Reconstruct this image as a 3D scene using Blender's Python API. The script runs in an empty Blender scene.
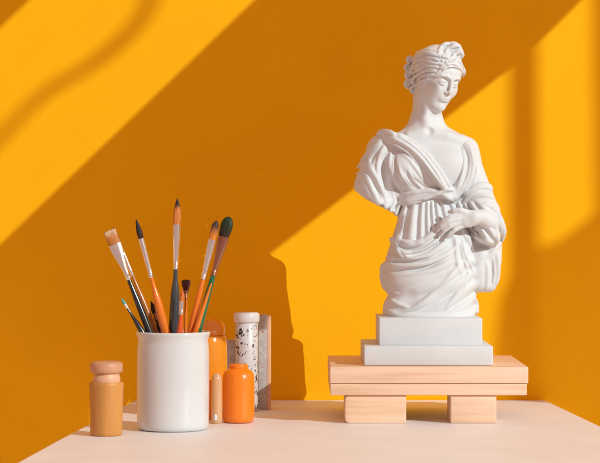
import bpy, bmesh, math, random
import numpy as np
from mathutils import Vector, Matrix
from mathutils.geometry import tessellate_polygon

# ------------------------------------------------------------------ constants
MM = 0.001
D = 2400.0          # camera to statue plane (mm); one picture pixel = 1 mm there
CAMZ = 204.0        # lens height above the table (mm)
HOR = 212.0         # horizon row in the 600x463 photograph
WALL = 205.0        # the wall's y (mm)

def W(px, py, y):
    """point of the place (mm) seen at photo pixel px,py lying at depth y"""
    s = (D + y) / D
    return Vector(((px - 300) * s, y, CAMZ - (py - HOR) * s))

sc = bpy.context.scene
C = sc.collection

# ------------------------------------------------------------------ camera
cam = bpy.data.objects.new('camera', bpy.data.cameras.new('camera'))
C.objects.link(cam)
cam.location = (0, -D * MM, CAMZ * MM)
cam.rotation_euler = (math.radians(90), 0, 0)
cam.data.sensor_width = 36
cam.data.lens = 36 * D / 600
cam.data.shift_y = -(231.5 - HOR) / 600
cam.data.clip_start = 0.05
cam.data.clip_end = 50
cam.data.dof.use_dof = True
cam.data.dof.focus_distance = (D - 40) * MM
cam.data.dof.aperture_fstop = 22
sc.camera = cam

# ------------------------------------------------------------------ light
world = bpy.data.worlds.new('World')
sc.world = world
world.use_nodes = True
bg = world.node_tree.nodes['Background']
bg.inputs[0].default_value = (1.0, 0.62, 0.52, 1)
bg.inputs[1].default_value = 0.54

AZ, EL = math.radians(45), math.radians(25)
SUN = Vector((math.sin(AZ) * math.cos(EL), -math.cos(AZ) * math.cos(EL), math.sin(EL)))
LAMP = Vector((130, 0, 200)) + SUN * 8000      # mm
ld = bpy.data.lights.new('low_sunlight_lamp', 'SPOT')
ld.energy = 2350
ld.color = (0.87, 1.0, 1.0)
ld.shadow_soft_size = 0.009
ld.spot_size = math.radians(26)
ld.spot_blend = 0.2
lo = bpy.data.objects.new('low_sunlight_lamp', ld)
C.objects.link(lo)
lo.location = LAMP * MM
lo.rotation_euler = (-SUN).to_track_quat('-Z', 'Y').to_euler()

sc.view_settings.view_transform = 'Standard'
sc.view_settings.look = 'None'
sc.view_settings.exposure = 0.0
sc.view_settings.gamma = 1.0
sc.render.engine = 'CYCLES'
sc.cycles.max_bounces = 10
sc.cycles.use_denoising = True

# ------------------------------------------------------------------ materials
def mat(name, base, rough=0.6, metal=0.0, var=0.0, vscale=40, bump=0.0, bscale=400, coat=0.0,
        sub=0.0, trans=0.0, ior=1.45, stretch=(1, 1, 1), var2=None, bdist=0.0004):
    m = bpy.data.materials.new(name)
    m.use_nodes = True
    nt = m.node_tree
    N, L = nt.nodes, nt.links
    p = N['Principled BSDF']
    p.inputs['Base Color'].default_value = (*base, 1)
    p.inputs['Roughness'].default_value = rough
    p.inputs['Metallic'].default_value = metal
    p.inputs['Coat Weight'].default_value = coat
    p.inputs['Coat Roughness'].default_value = 0.12
    p.inputs['IOR'].default_value = ior
    p.inputs['Transmission Weight'].default_value = trans
    if sub:
        p.inputs['Subsurface Weight'].default_value = sub
        p.inputs['Subsurface Radius'].default_value = (1, 0.8, 0.6)
        p.inputs['Subsurface Scale'].default_value = 0.003
    tc = N.new('ShaderNodeTexCoord')
    mp = N.new('ShaderNodeMapping')
    mp.inputs['Scale'].default_value = stretch
    L.new(tc.outputs['Object'], mp.inputs[0])
    if var:
        n = N.new('ShaderNodeTexNoise')
        n.inputs['Scale'].default_value = vscale
        n.inputs['Detail'].default_value = 6
        n.inputs['Roughness'].default_value = 0.6
        L.new(mp.outputs[0], n.inputs['Vector'])
        r = N.new('ShaderNodeValToRGB')
        r.color_ramp.elements[0].position = 0.3
        r.color_ramp.elements[1].position = 0.7
        lo_ = var2 if var2 else tuple(c * (1 - var) for c in base)
        r.color_ramp.elements[0].color = (*lo_, 1)
        r.color_ramp.elements[1].color = (*[min(1, c * (1 + var * 0.4)) for c in base], 1)
        L.new(n.outputs['Fac'], r.inputs[0])
        L.new(r.outputs[0], p.inputs['Base Color'])
    if bump:
        n = N.new('ShaderNodeTexNoise')
        n.inputs['Scale'].default_value = bscale
        n.inputs['Detail'].default_value = 5
        L.new(mp.outputs[0], n.inputs['Vector'])
        b = N.new('ShaderNodeBump')
        b.inputs['Strength'].default_value = bump
        b.inputs['Distance'].default_value = bdist
        L.new(n.outputs['Fac'], b.inputs['Height'])
        L.new(b.outputs[0], p.inputs['Normal'])
    return m

M = {}
M['wall'] = mat('orange_wall_paint', (1.0, 0.472, 0.003), 0.8, var=0.08, vscale=4, bump=0.6, bscale=260)
M['wall'].node_tree.nodes['Principled BSDF'].inputs['Specular IOR Level'].default_value = 0.15
M['table'] = mat('cream_table', (0.86, 0.84, 0.84), 0.5, var=0.05, vscale=14, bump=0.15, bscale=300)
M['wood'] = mat('pale_wood', (0.87, 0.62, 0.45), 0.5, var=0.12, vscale=60, bump=0.2, bscale=300,
                stretch=(0.12, 1, 2.2), var2=(0.72, 0.45, 0.28))
M['plaster'] = mat('white_plaster', (0.69, 0.71, 0.72), 0.65, var=0.05, vscale=22, bump=0.3, bscale=700)
M['plinth'] = mat('grey_white_plinth', (0.675, 0.695, 0.71), 0.6, var=0.06, vscale=20, bump=0.25, bscale=600)
M['ceramic'] = mat('white_glaze', (0.66, 0.66, 0.66), 0.16, var=0.03, vscale=25, bump=0.05, bscale=60, coat=0.5)
M['ochre'] = mat('ochre_wood', (0.62, 0.27, 0.065), 0.45, var=0.2, vscale=70, bump=0.2, bscale=300, stretch=(1, 1, 0.1))
M['pinkwood'] = mat('pink_wood', (0.80, 0.47, 0.30), 0.5, var=0.12, vscale=60, bump=0.15)
M['tanwood'] = mat('tan_wood', (0.62, 0.31, 0.17), 0.45, var=0.12, vscale=60, bump=0.15)
M['collarwood'] = mat('light_tan_wood', (0.74, 0.42, 0.24), 0.45, var=0.1, vscale=60, bump=0.15)
M['amber'] = mat('amber_resin', (1.0, 0.36, 0.02), 0.18, trans=0.25, sub=0.0, coat=0.6)
M['orange'] = mat('orange_paint_plastic', (0.95, 0.22, 0.005), 0.3, var=0.05, vscale=60, coat=0.4, sub=0.1, bump=0.05, bscale=120)
M['peach'] = mat('peach_glass', (0.95, 0.58, 0.30), 0.15, trans=0.4, coat=0.7)
M['silver'] = mat('silver_ferrule', (0.85, 0.83, 0.82), 0.22, metal=1.0, bump=0.1, bscale=900)
M['copper'] = mat('copper_ferrule', (0.45, 0.22, 0.15), 0.28, metal=1.0, bump=0.1, bscale=900)
M['black'] = mat('black_lacquer', (0.015, 0.017, 0.02), 0.2, coat=0.6)
M['grey'] = mat('dark_grey_lacquer', (0.045, 0.055, 0.06), 0.25, coat=0.5)
M['orl'] = mat('orange_lacquer', (0.85, 0.20, 0.01), 0.25, coat=0.6, var=0.1, vscale=90)
M['redl'] = mat('red_orange_lacquer', (0.75, 0.10, 0.01), 0.25, coat=0.6)
M['brownl'] = mat('brown_lacquer', (0.50, 0.16, 0.03), 0.3, coat=0.5, var=0.15, vscale=200)
M['greenl'] = mat('green_lacquer', (0.01, 0.13, 0.05), 0.25, coat=0.6)
M['yellowl'] = mat('yellow_paint', (0.9, 0.5, 0.05), 0.3, coat=0.3)
M['teal'] = mat('teal_paint', (0.12, 0.5, 0.4), 0.35)
M['cap'] = mat('white_cap', (0.70, 0.68, 0.665), 0.35, coat=0.3)
M['board'] = mat('dark_board', (0.3, 0.2, 0.12), 0.8)

def speckle(name, base, spots, scale, thr, rough=0.35, stretch=(1, 1, 1)):
    m = mat(name, base, rough, bump=0.1, bscale=200, coat=0.2)
    nt = m.node_tree
    N, L = nt.nodes, nt.links
    p = N['Principled BSDF']
    tc = N.new('ShaderNodeTexCoord')
    mp = N.new('ShaderNodeMapping')
    mp.inputs['Scale'].default_value = stretch
    L.new(tc.outputs['Object'], mp.inputs[0])
    last = None
    for i, (col, sc_, t) in enumerate(zip(spots, scale, thr)):
        n = N.new('ShaderNodeTexNoise')
        n.noise_dimensions = '4D'
        n.inputs['W'].default_value = 3.1 + i * 7
        n.inputs['Scale'].default_value = sc_
        n.inputs['Detail'].default_value = 2.5
        n.inputs['Distortion'].default_value = 1.2
        L.new(mp.outputs[0], n.inputs['Vector'])
        r = N.new('ShaderNodeMath')
        r.operation = 'GREATER_THAN'
        r.inputs[1].default_value = t
        L.new(n.outputs['Fac'], r.inputs[0])
        mx = N.new('ShaderNodeMix')
        mx.data_type = 'RGBA'
        L.new(r.outputs[0], mx.inputs[0])
        if last is None:
            mx.inputs[6].default_value = (*base, 1)
        else:
            L.new(last, mx.inputs[6])
        mx.inputs[7].default_value = (*col, 1)
        last = mx.outputs[2]
    L.new(last, p.inputs['Base Color'])
    return m

M['terrazzo'] = speckle('black_fleck_terrazzo', (0.66, 0.64, 0.64), [(0.35, 0.32, 0.32), (0.012, 0.012, 0.015)],
                        [260, 270], [0.64, 0.60], stretch=(1, 1, 0.75))
M['pinkterr'] = speckle('pink_fleck_terrazzo', (0.50, 0.46, 0.44), [(0.60, 0.57, 0.54), (0.55, 0.16, 0.08)],
                        [150, 260], [0.55, 0.64])

def bristle_mat(name, tip, root, z0, z1, mid=0.5, soft=0.25):
    """hair: the root colour up to z0 mm, paint-stained towards the tip at z1 mm"""
    m = mat(name, root, 0.55)
    nt = m.node_tree
    N, L = nt.nodes, nt.links
    p = N['Principled BSDF']
    tc = N.new('ShaderNodeTexCoord')
    sx = N.new('ShaderNodeSeparateXYZ')
    L.new(tc.outputs['Object'], sx.inputs[0])
    mr = N.new('ShaderNodeMapRange')
    mr.inputs['From Min'].default_value = z0 * MM
    mr.inputs['From Max'].default_value = z1 * MM
    L.new(sx.outputs['Z'], mr.inputs['Value'])
    mp = N.new('ShaderNodeMapping')
    mp.inputs['Scale'].default_value = (1, 1, 0.05)
    L.new(tc.outputs['Object'], mp.inputs[0])
    n = N.new('ShaderNodeTexNoise')
    n.inputs['Scale'].default_value = 1800
    n.inputs['Detail'].default_value = 3
    L.new(mp.outputs[0], n.inputs['Vector'])
    ad = N.new('ShaderNodeMath')
    ad.operation = 'MULTIPLY_ADD'
    ad.inputs[1].default_value = 0.5
    L.new(n.outputs['Fac'], ad.inputs[0])
    L.new(mr.outputs[0], ad.inputs[2])
    r = N.new('ShaderNodeValToRGB')
    r.color_ramp.elements[0].position = max(0, mid + 0.25 - soft)
    r.color_ramp.elements[1].position = min(1, mid + 0.25 + soft)
    r.color_ramp.elements[0].color = (*root, 1)
    r.color_ramp.elements[1].color = (*tip, 1)
    L.new(ad.outputs[0], r.inputs[0])
    hs = N.new('ShaderNodeMix')
    hs.data_type = 'RGBA'
    hs.blend_type = 'MULTIPLY'
    hs.inputs[0].default_value = 0.7
    r2 = N.new('ShaderNodeValToRGB')
    r2.color_ramp.elements[0].position = 0.35
    r2.color_ramp.elements[0].color = (0.35, 0.35, 0.35, 1)
    r2.color_ramp.elements[1].position = 0.6
    L.new(n.outputs['Fac'], r2.inputs[0])
    L.new(r.outputs[0], hs.inputs[6])
    L.new(r2.outputs[0], hs.inputs[7])
    L.new(hs.outputs[2], p.inputs['Base Color'])
    b = N.new('ShaderNodeBump')
    b.inputs['Strength'].default_value = 0.6
    b.inputs['Distance'].default_value = 0.0003
    L.new(n.outputs['Fac'], b.inputs['Height'])
    L.new(b.outputs[0], p.inputs['Normal'])
    return m

# ------------------------------------------------------------------ mesh helpers
def link(name, me, m, parent=None, loc=None, smooth=True):
    o = bpy.data.objects.new(name, me)
    C.objects.link(o)
    me.name = name
    if m:
        me.materials.append(m)
    if smooth:
        me.polygons.foreach_set('use_smooth', [True] * len(me.polygons))
    if parent:
        o.parent = parent
    if loc is not None:
        o.location = Vector(loc) * MM
    return o

def tag(o, label=None, cat=None, group=None, kind=None):
    if label: o['label'] = label
    if cat: o['category'] = cat
    if group: o['group'] = group
    if kind: o['kind'] = kind
    return o

def empty(name, loc, label, cat, group=None):
    o = bpy.data.objects.new(name, None)
    C.objects.link(o)
    o.location = Vector(loc) * MM
    o.empty_display_size = 0.01
    return tag(o, label, cat, group)

def bm_mesh(bm):
    bmesh.ops.recalc_face_normals(bm, faces=bm.faces[:])
    me = bpy.data.meshes.new('m')
    bm.to_mesh(me)
    bm.free()
    return me

def box(name, lo_, hi, m, parent=None, origin=(0, 0, 0), bev=1.0, seg=3, tilt=None, warp=None, corner=None):
    """bevelled box between two corners in mm, relative to origin"""
    bm = bmesh.new()
    bmesh.ops.create_cube(bm, size=1)
    lo_, hi = Vector(lo_), Vector(hi)
    for v in bm.verts:
        v.co = Vector([(lo_[i] + hi[i]) / 2 + v.co[i] * (hi[i] - lo_[i]) for i in range(3)])
    if corner:      # round the upright edges at the x ends more strongly
        es = [e for e in bm.edges if all(abs(v.co.x - corner[0]) < 1e-4 for v in e.verts)
              and abs(e.verts[0].co.z - e.verts[1].co.z) < 1e-4]
        bmesh.ops.bevel(bm, geom=es, offset=corner[1], segments=6, profile=0.5, affect='EDGES')
    if bev:
        es = [e for e in bm.edges if e.calc_face_angle(0) > 0.7]
        bmesh.ops.bevel(bm, geom=es, offset=bev, segments=seg, profile=0.5, affect='EDGES')
    org = Vector(origin)
    for v in bm.verts:
        v.co = (v.co - org) * MM
    me = bm_mesh(bm)
    o = link(name, me, m, parent, None, smooth=False)
    for p in me.polygons:
        p.use_smooth = True
    me.set_sharp_from_angle(angle=math.radians(35))
    return o

def loft(sections, seg=40, jit=None):
    """closed loft along z of ellipses (z, rx, ry[, cx, cy]) in mm"""
    bm = bmesh.new()
    rings = []
    for s in sections:
        z, rx, ry = s[:3]
        cx, cy = (s[3], s[4]) if len(s) > 3 else (0, 0)
        ring = []
        for k in range(seg):
            a = 2 * math.pi * k / seg
            rr = 1.0
            if jit: rr = 1 + jit(a, z)
            ring.append(bm.verts.new((MM * (cx + rx * rr * math.cos(a)), MM * (cy + ry * rr * math.sin(a)), MM * z)))
        rings.append(ring)
    for a, b in zip(rings, rings[1:]):
        for k in range(seg):
            bm.faces.new((a[k], a[(k + 1) % seg], b[(k + 1) % seg], b[k]))
    bm.faces.new(rings[0][::-1])
    bm.faces.new(rings[-1])
    me = bm_mesh(bm)
    return me

def smooth_profile(pts, n=6):
    """Catmull-Rom through (z, r...) tuples"""
    out = []
    P = [np.array(p, float) for p in pts]
    for i in range(len(P) - 1):
        p0, p1, p2, p3 = P[max(i - 1, 0)], P[i], P[i + 1], P[min(i + 2, len(P) - 1)]
        for k in range(n):
            t = k / n
            out.append(tuple(0.5 * ((2 * p1) + (p2 - p0) * t + (2 * p0 - 5 * p1 + 4 * p2 - p3) * t * t
                                    + (3 * p1 - p0 - 3 * p2 + p3) * t ** 3)))
    out.append(tuple(P[-1]))
    return out

def lathe(name, prof, m, parent=None, loc=None, seg=64, sm=35, jit=None, smoothp=0):
    if smoothp:
        prof = smooth_profile(prof, smoothp)
    me = loft([(z, max(r, 0.02), max(r, 0.02)) for z, r in prof], seg, jit)
    o = link(name, me, m, parent, loc)
    me.set_sharp_from_angle(angle=math.radians(sm))
    return o

# ------------------------------------------------------------------ the setting
def sheet(name, pts, z0, z1, m, bev=0):
    bm = bmesh.new()
    lo_ = [bm.verts.new((x * MM, y * MM, z0 * MM)) for x, y in pts]
    hi = [bm.verts.new((x * MM, y * MM, z1 * MM)) for x, y in pts]
    n = len(pts)
    bm.faces.new(lo_[::-1]); bm.faces.new(hi)
    for k in range(n):
        bm.faces.new((lo_[k], lo_[(k + 1) % n], hi[(k + 1) % n], hi[k]))
    if bev:
        bmesh.ops.bevel(bm, geom=[e for e in bm.edges if all(v.co.z > (z1 - 0.1) * MM for v in e.verts)],
                        offset=bev * MM, segments=4, profile=0.5, affect='EDGES')
    return link(name, bm_mesh(bm), m, smooth=False)

w = box('wall', (-1500, WALL, -750), (1900, WALL + 60, 1300), M['wall'], bev=0)
tag(w, kind='structure')
f = box('floor', (-1500, -2600, -790), (1900, WALL - 1, -752), M['table'], bev=0)
tag(f, kind='structure')
tb = sheet('table_top', [(-179, WALL - 1), (-215, -252), (-233, -480), (312, -480), (294, -252), (266, WALL - 1)], -28, 0, M['table'], bev=2)
tag(tb, 'cream pink tabletop against the orange wall, carrying the brush pot and the statue stand', 'table')

# ------------------------------------------------------------------ shade casters added out of the frame, on the lamp's side
def cast(px, py, G):
    """where a board at y=-G must stand so that its edge shades wall pixel px,py"""
    q = W(px, py, WALL)
    t = (-G - q.y) / (LAMP.y - q.y)
    return q + (LAMP - q) * t

def shade_board(poly, G, thick=1.5):
    bm = bmesh.new()
    a = [bm.verts.new(cast(x, y, G) * MM) for x, y in poly]
    b = [bm.verts.new((cast(x, y, G) + Vector((0, -thick, 0))) * MM) for x, y in poly]
    n = len(poly)
    for t in tessellate_polygon([[Vector((x, y, 0)) for x, y in poly]]):
        bm.faces.new([a[k] for k in t]); bm.faces.new([b[k] for k in t[::-1]])
    for k in range(n):
        bm.faces.new((a[k], b[k], b[(k + 1) % n], a[(k + 1) % n]))
    o = link('gobo_board', bm_mesh(bm), M['board'], smooth=False)  # unseen board, added only to shape the light on the wall
    return tag(o, kind='structure')

G1 = 1150
SIL = [(176.4, 385), (178.6, 380), (180.7, 375), (181.2, 370), (187.0, 365), (187.9, 360), (189.3, 355), (191.0, 350), (172.7, 345), 
       (161.9, 340), (158.0, 335), (155.1, 330), (153.6, 325), (153.0, 320), (154.2, 315), (155.8, 310), (157.0, 305), (159.8, 300), 
       (160.6, 295), (164.4, 290), (165.8, 285), (166.6, 280), (170.7, 275), (173.6, 270), (174.3, 265), (185.2, 260), (209.5, 255), 
       (213.9, 250), (214.9, 245), (214.6, 240), (212.9, 235), (212.8, 230), (208.4, 225), (207.3, 220), (205.4, 215), (205.2, 210), 
       (206.1, 205), (207.3, 200), (210.0, 195), (212.8, 190), (215.4, 185), (227.6, 180), (235.5, 175), (263.2, 175), (265.0, 180), 
       (268.0, 185), (267.4, 190), (267.1, 195), (265.1, 200), (262.2, 205), (257.7, 210), (255.9, 215), (252.2, 220), (249.7, 225), 
       (250.0, 230), (253.1, 235), (256.5, 240), (258.6, 245), (262.2, 250), (268.8, 255)]  # statue's shadow outline, cut into the added board so the figure stays lit
shade_board([(400, -140), (255, 0), (128, 122), (0, 245), (-60, 303), (-60, 402), (-32, 404), (-30, 478), (88, 478), (92, 404), (104, 404), (106, 397), (129, 397), (131, 404), (147, 404), (149, 389), (172, 389)] + SIL +
            [(515, 65), (522, 58), (537, 45), (582, 0), (720, -140)], G1)
shade_board([(511, 20), (538, 10), (539, 420), (512, 420)], 2400)
shade_board([(594, -80), (740, -80), (740, 220), (598, 220)], 2600)
# unseen slats, added and spaced to half-shade the lower right of the wall
def shade_slats(G):
    ys = [120, 205, 240, 248, 270, 300, 402, 403, 440]
    xs = [740, 605, 560, 526, 512, 500, 490, 545, 560]
    bm = bmesh.new()
    y = 124.0
    while y < 432:
        x0, x1 = float(np.interp(y, ys, xs)), float(np.interp(y + 5, ys, xs))
        c = [cast(x0, y, G), cast(742, y, G), cast(742, y + 5.2, G), cast(x1, y + 5.2, G)]
        a = [bm.verts.new(p * MM) for p in c]
        b = [bm.verts.new((p + Vector((0, -1.5, 0))) * MM) for p in c]
        bm.faces.new(a); bm.faces.new(b[::-1])
        for k in range(4):
            bm.faces.new((a[k], b[k], b[(k + 1) % 4], a[(k + 1) % 4]))
        y += 8
    tag(link('gobo_slats', bm_mesh(bm), M['board'], smooth=False), kind='structure')
shade_slats(2500)
shade_board([(-60, -60), (52, -60), (30, 0), (0, 28), (-60, 80)], 1300)

# branch whose shadow crosses the upper left light patch
def tube_mesh(pts, seg=10):
    bm = bmesh.new()
    rings = []
    for i, (p, r) in enumerate(pts):
        d = (pts[min(i + 1, len(pts) - 1)][0] - pts[max(i - 1, 0)][0]).normalized()
        u = d.orthogonal().normalized() if i == 0 else (u - d * u.dot(d)).normalized()
        v = d.cross(u)
        rings.append([bm.verts.new((p + (u * math.cos(2 * math.pi * k / seg) + v * math.sin(2 * math.pi * k / seg)) * r) * MM) for k in range(seg)])
    for a, b in zip(rings, rings[1:]):
        for k in range(seg):
            bm.faces.new((a[k], a[(k + 1) % seg], b[(k + 1) % seg], b[k]))
    bm.faces.new(rings[0][::-1]); bm.faces.new(rings[-1])
    return bm_mesh(bm)

bp = smooth_profile([(158, -40, 4), (150, 0, 5), (134, 28, 5), (108, 52, 5), (80, 72, 4.5), (52, 88, 4.5), (26, 110, 4), (0, 138, 4), (-30, 170, 4)], 5)
br = link('garden_branch', tube_mesh([(cast(x, y, 2800), r * 0.62) for x, y, r in bp]), M['board'])
tag(br, kind='structure')

# ------------------------------------------------------------------ wooden stand
SO = Vector((124, 0, 0))
stand = empty('display_stand', SO, 'low pale wooden stand of a grooved slab on two blocks, under the white statue', 'stand')
FY = -88
box('slab', (28.9, FY, 38.8), (219.9, 98, 54.8), M['wood'], stand, SO, bev=0.9, corner=None)
box('lower_board', (29.4, FY + 1.2, 27.4), (218.6, 97, 38.5), M['wood'], stand, SO, bev=0.7)
box('core_strip', (33, FY + 5, 37.0), (215, 92, 39.6), M['wood'], stand, SO, bev=0)
box('foot', (43.3, FY + 4, 0), (102.5, -22, 27.2), M['wood'], stand, SO, bev=1.0, corner=(43.3, 5))
box('foot', (145.3, FY + 4, 0), (189.6, -30, 27.2), M['wood'], stand, SO, bev=1.2)

# ------------------------------------------------------------------ implicit-surface sculpting kit
def cr(keys, t):
    """monotone-ish smooth interpolation of rows keys[:,1:] over keys[:,0]"""
    keys = np.array(keys, float)
    x = keys[:, 0]
    out = []
    for c in range(1, keys.shape[1]):
        y = keys[:, c]
        m_ = np.gradient(y, x)
        i = np.clip(np.searchsorted(x, t) - 1, 0, len(x) - 2)
        h_ = x[i + 1] - x[i]
        s = np.clip((t - x[i]) / h_, 0, 1)
        out.append((2 * s**3 - 3 * s**2 + 1) * y[i] + (s**3 - 2 * s**2 + s) * h_ * m_[i]
                   + (-2 * s**3 + 3 * s**2) * y[i + 1] + (s**3 - s**2) * h_ * m_[i + 1])
    return out

def smin(a, b, k):
    h_ = np.clip(k - np.abs(a - b), 0, None) / k
    return np.minimum(a, b) - h_ * h_ * k * 0.25

def smax(a, b, k):
    return -smin(-a, -b, k)

def sstep(a, b, x):
    t = np.clip((x - a) / (b - a), 0, 1)
    return t * t * (3 - 2 * t)

class Field:
    """axes: u = photo px, y = depth (towards the camera negative), v = photo py (down)"""
    def __init__(s, u0, u1, y0, y1, v0, v1, h):
        s.h = h
        s.u = np.arange(u0, u1, h, dtype=np.float32)
        s.y = np.arange(y0, y1, h, dtype=np.float32)
        s.v = np.arange(v0, v1, h, dtype=np.float32)
        s.F = np.full((len(s.u), len(s.y), len(s.v)), 50.0, np.float32)

    def sub(s, lo_, hi):
        r = []
        for ax, a, b in zip((s.u, s.y, s.v), lo_, hi):
            i = int(np.clip(np.floor((a - ax[0]) / s.h), 0, len(ax)))
            j = int(np.clip(np.ceil((b - ax[0]) / s.h) + 1, 0, len(ax)))
            if j <= i:
                return None
            r.append(slice(i, j))
        return tuple(r)

    def grid(s, sl):
        return s.u[sl[0]][:, None, None], s.y[sl[1]][None, :, None], s.v[sl[2]][None, None, :]

    def put(s, sl, d, k, mode='add'):
        if mode == 'add':
            s.F[sl] = smin(s.F[sl], d, k)
        else:
            s.F[sl] = smax(s.F[sl], -d, k)

    def ell(s, c, r, k=3, mode='add', R=None):
        c = np.array(c, float); r = np.array(r, float)
        m_ = max(r) + k + 2
        sl = s.sub(c - m_, c + m_)
        if sl is None: return
        U, Y, V = s.grid(sl)
        p = [U - c[0], Y - c[1], V - c[2]]
        if R is not None:
            p = [R[i][0] * p[0] + R[i][1] * p[1] + R[i][2] * p[2] for i in range(3)]
        k0 = np.sqrt((p[0] / r[0])**2 + (p[1] / r[1])**2 + (p[2] / r[2])**2)
        k1 = np.sqrt((p[0] / r[0]**2)**2 + (p[1] / r[1]**2)**2 + (p[2] / r[2]**2)**2) + 1e-6
        s.put(sl, (k0 * (k0 - 1) / k1).astype(np.float32), k, mode)

    def tube(s, pts, k=2, mode='add', flat=1.0):
        """pts: (u, y, v, r) polyline; flat>1 squeezes in depth"""
        P = np.array(pts, float)
        m_ = P[:, 3].max() + k + 1.5
        best = None
        lo_ = P[:, :3].min(0) - m_; hi = P[:, :3].max(0) + m_
        sl = s.sub(lo_, hi)
        if sl is None: return
        U, Y, V = s.grid(sl)
        best = np.full((U.shape[0], Y.shape[1], V.shape[2]), 50.0, np.float32)
        for a, b in zip(P[:-1], P[1:]):
            l2 = np.minimum(a[:3], b[:3]) - m_; h2 = np.maximum(a[:3], b[:3]) + m_
            s2 = s.sub(l2, h2)
            if s2 is None: continue
            U2, Y2, V2 = s.grid(s2)
            ab = (b - a)[:3]
            L2 = ab[0]**2 + ab[1]**2 + ab[2]**2 + 1e-9
            t = np.clip(((U2 - a[0]) * ab[0] + (Y2 - a[1]) * ab[1] + (V2 - a[2]) * ab[2]) / L2, 0, 1)
            dd = np.sqrt((U2 - a[0] - t * ab[0])**2 + ((Y2 - a[1] - t * ab[1]) * flat)**2 + (V2 - a[2] - t * ab[2])**2)
            dd = dd - (a[3] + t * (b[3] - a[3]))
            loc = tuple(slice(s2[i].start - sl[i].start, s2[i].stop - sl[i].start) for i in range(3))
            best[loc] = np.minimum(best[loc], dd)
        s.put(sl, best, k, mode)

    def front(s, u, v, default=-20.0):
        i = int(np.clip(round((u - s.u[0]) / s.h), 0, len(s.u) - 1))
        j = int(np.clip(round((v - s.v[0]) / s.h), 0, len(s.v) - 1))
        col = s.F[i, :, j]
        idx = np.nonzero(col < 0)[0]
        if len(idx) == 0: return None
        a = idx[0]
        if a == 0: return float(s.y[0])
        return float(s.y[a - 1] + s.h * col[a - 1] / (col[a - 1] - col[a]))

    def stroke(s, pts, off=0.5, k=2.0, mode='add', flat=1.0, n=7, sm=True):
        """fold drawn on the front surface: pts (px, py, r); off = fraction of r the axis is sunk"""
        if mode == 'sub':
            off += 0.5; pts = [(p[0], p[1], p[2] * 1.3) for p in pts]
        else:
            pts = [(p[0], p[1], p[2] * 1.06) for p in pts]; k = k * 0.8; off -= 0.1
        pr = smooth_profile(pts, n) if len(pts) > 2 else [tuple(np.array(pts[0]) + (np.array(pts[1]) - np.array(pts[0])) * t) for t in np.linspace(0, 1, n)]
        ds = [s.front(p[0], p[1]) for p in pr]
        kn = [d for d in ds if d is not None]
        if not kn: return
        # fill gaps from neighbours, then smooth the depths
        for i in range(len(ds)):
            if ds[i] is None:
                near = min((j for j in range(len(ds)) if ds[j] is not None), key=lambda j: abs(j - i))
                ds[i] = ds[near] + 0.8 * abs(near - i)
        ds = np.array(ds)
        tt = np.linspace(0, 1, len(pr))
        tp = sstep(0, 0.22, tt) * sstep(0, 0.22, 1 - tt)
        if sm and len(ds) > 4:
            pad = np.concatenate([[ds[0]] * 2, ds, [ds[-1]] * 2])
            ds = (pad[:-4] + 2 * pad[1:-3] + 3 * pad[2:-2] + 2 * pad[3:-1] + pad[4:]) / 9
        s.tube([(p[0], d + (off if mode == 'add' else off * (2 * q - 1)) * p[2] + (1 - q) * p[2] * (0.5 if mode == 'add' else -0.3), p[1], max(p[2] * (0.45 + 0.55 * q), 0.2)) for p, d, q in zip(pr, ds, tp)], k, mode, flat)

    def loft(s, keys, k=4, power=2.0, mode='add'):
        """keys: v, cu, ru, cy, ry"""
        keys = np.array(keys, float)
        cu, ru, cy, ry = [a.astype(np.float32)[None, None, :] for a in cr(keys, s.v)]
        U, Y = s.u[:, None, None], s.y[None, :, None]
        q = (np.abs((U - cu) / ru)**power + np.abs((Y - cy) / ry)**power)**(1 / power)
        d = (q - 1) * np.minimum(ru, ry) * 0.9
        cap = np.maximum(keys[0, 0] - s.v, s.v - keys[-1, 0])[None, None, :]
        d = smax(d, cap.astype(np.float32), 3)
        s.F = smin(s.F, d, k) if mode == 'add' else smax(s.F, -d, k)

    def relief(s, H, ymax=12):
        """raise the front by H(u,v) mm"""
        w_ = (1 - sstep(ymax - 15, ymax, s.y))[None, :, None].astype(np.float32)
        s.F -= (H[:, None, :] * w_).astype(np.float32)

    def mesh(s, name, m, parent, to_world):
        F = s.F
        F[0], F[-1] = 5, 5
        F[:, 0], F[:, -1] = 5, 5
        F[:, :, 0], F[:, :, -1] = 5, 5
        neg = F < 0
        nx, ny, nz = F.shape
        cnt = np.zeros((nx - 1, ny - 1, nz - 1), np.uint8)
        for a in (0, 1):
            for b in (0, 1):
                for c in (0, 1):
                    cnt += neg[a:nx - 1 + a, b:ny - 1 + b, c:nz - 1 + c]
        I, J, K = np.nonzero((cnt > 0) & (cnt < 8))
        vid = -np.ones(cnt.shape, np.int32)
        vid[I, J, K] = np.arange(len(I))
        acc = np.zeros((len(I), 3)); num = np.zeros(len(I))
        for ax in range(3):
            o1, o2 = [q for q in range(3) if q != ax]
            for p in (0, 1):
                for q in (0, 1):
                    off = [0, 0, 0]; off[o1] = p; off[o2] = q
                    a = F[I + off[0], J + off[1], K + off[2]]
                    e = list(off); e[ax] = 1
                    b = F[I + e[0], J + e[1], K + e[2]]
                    x = (a < 0) != (b < 0)
                    t = np.where(x, a / np.where(x, a - b, 1), 0)
                    pos = np.tile(np.array(off, float), (len(I), 1))
                    pos[:, ax] = t
                    acc += pos * x[:, None]; num += x
        P = acc / num[:, None] + np.stack([I, J, K], 1)
        P = P * s.h + np.array([s.u[0], s.y[0], s.v[0]])
        quads = []
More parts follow.
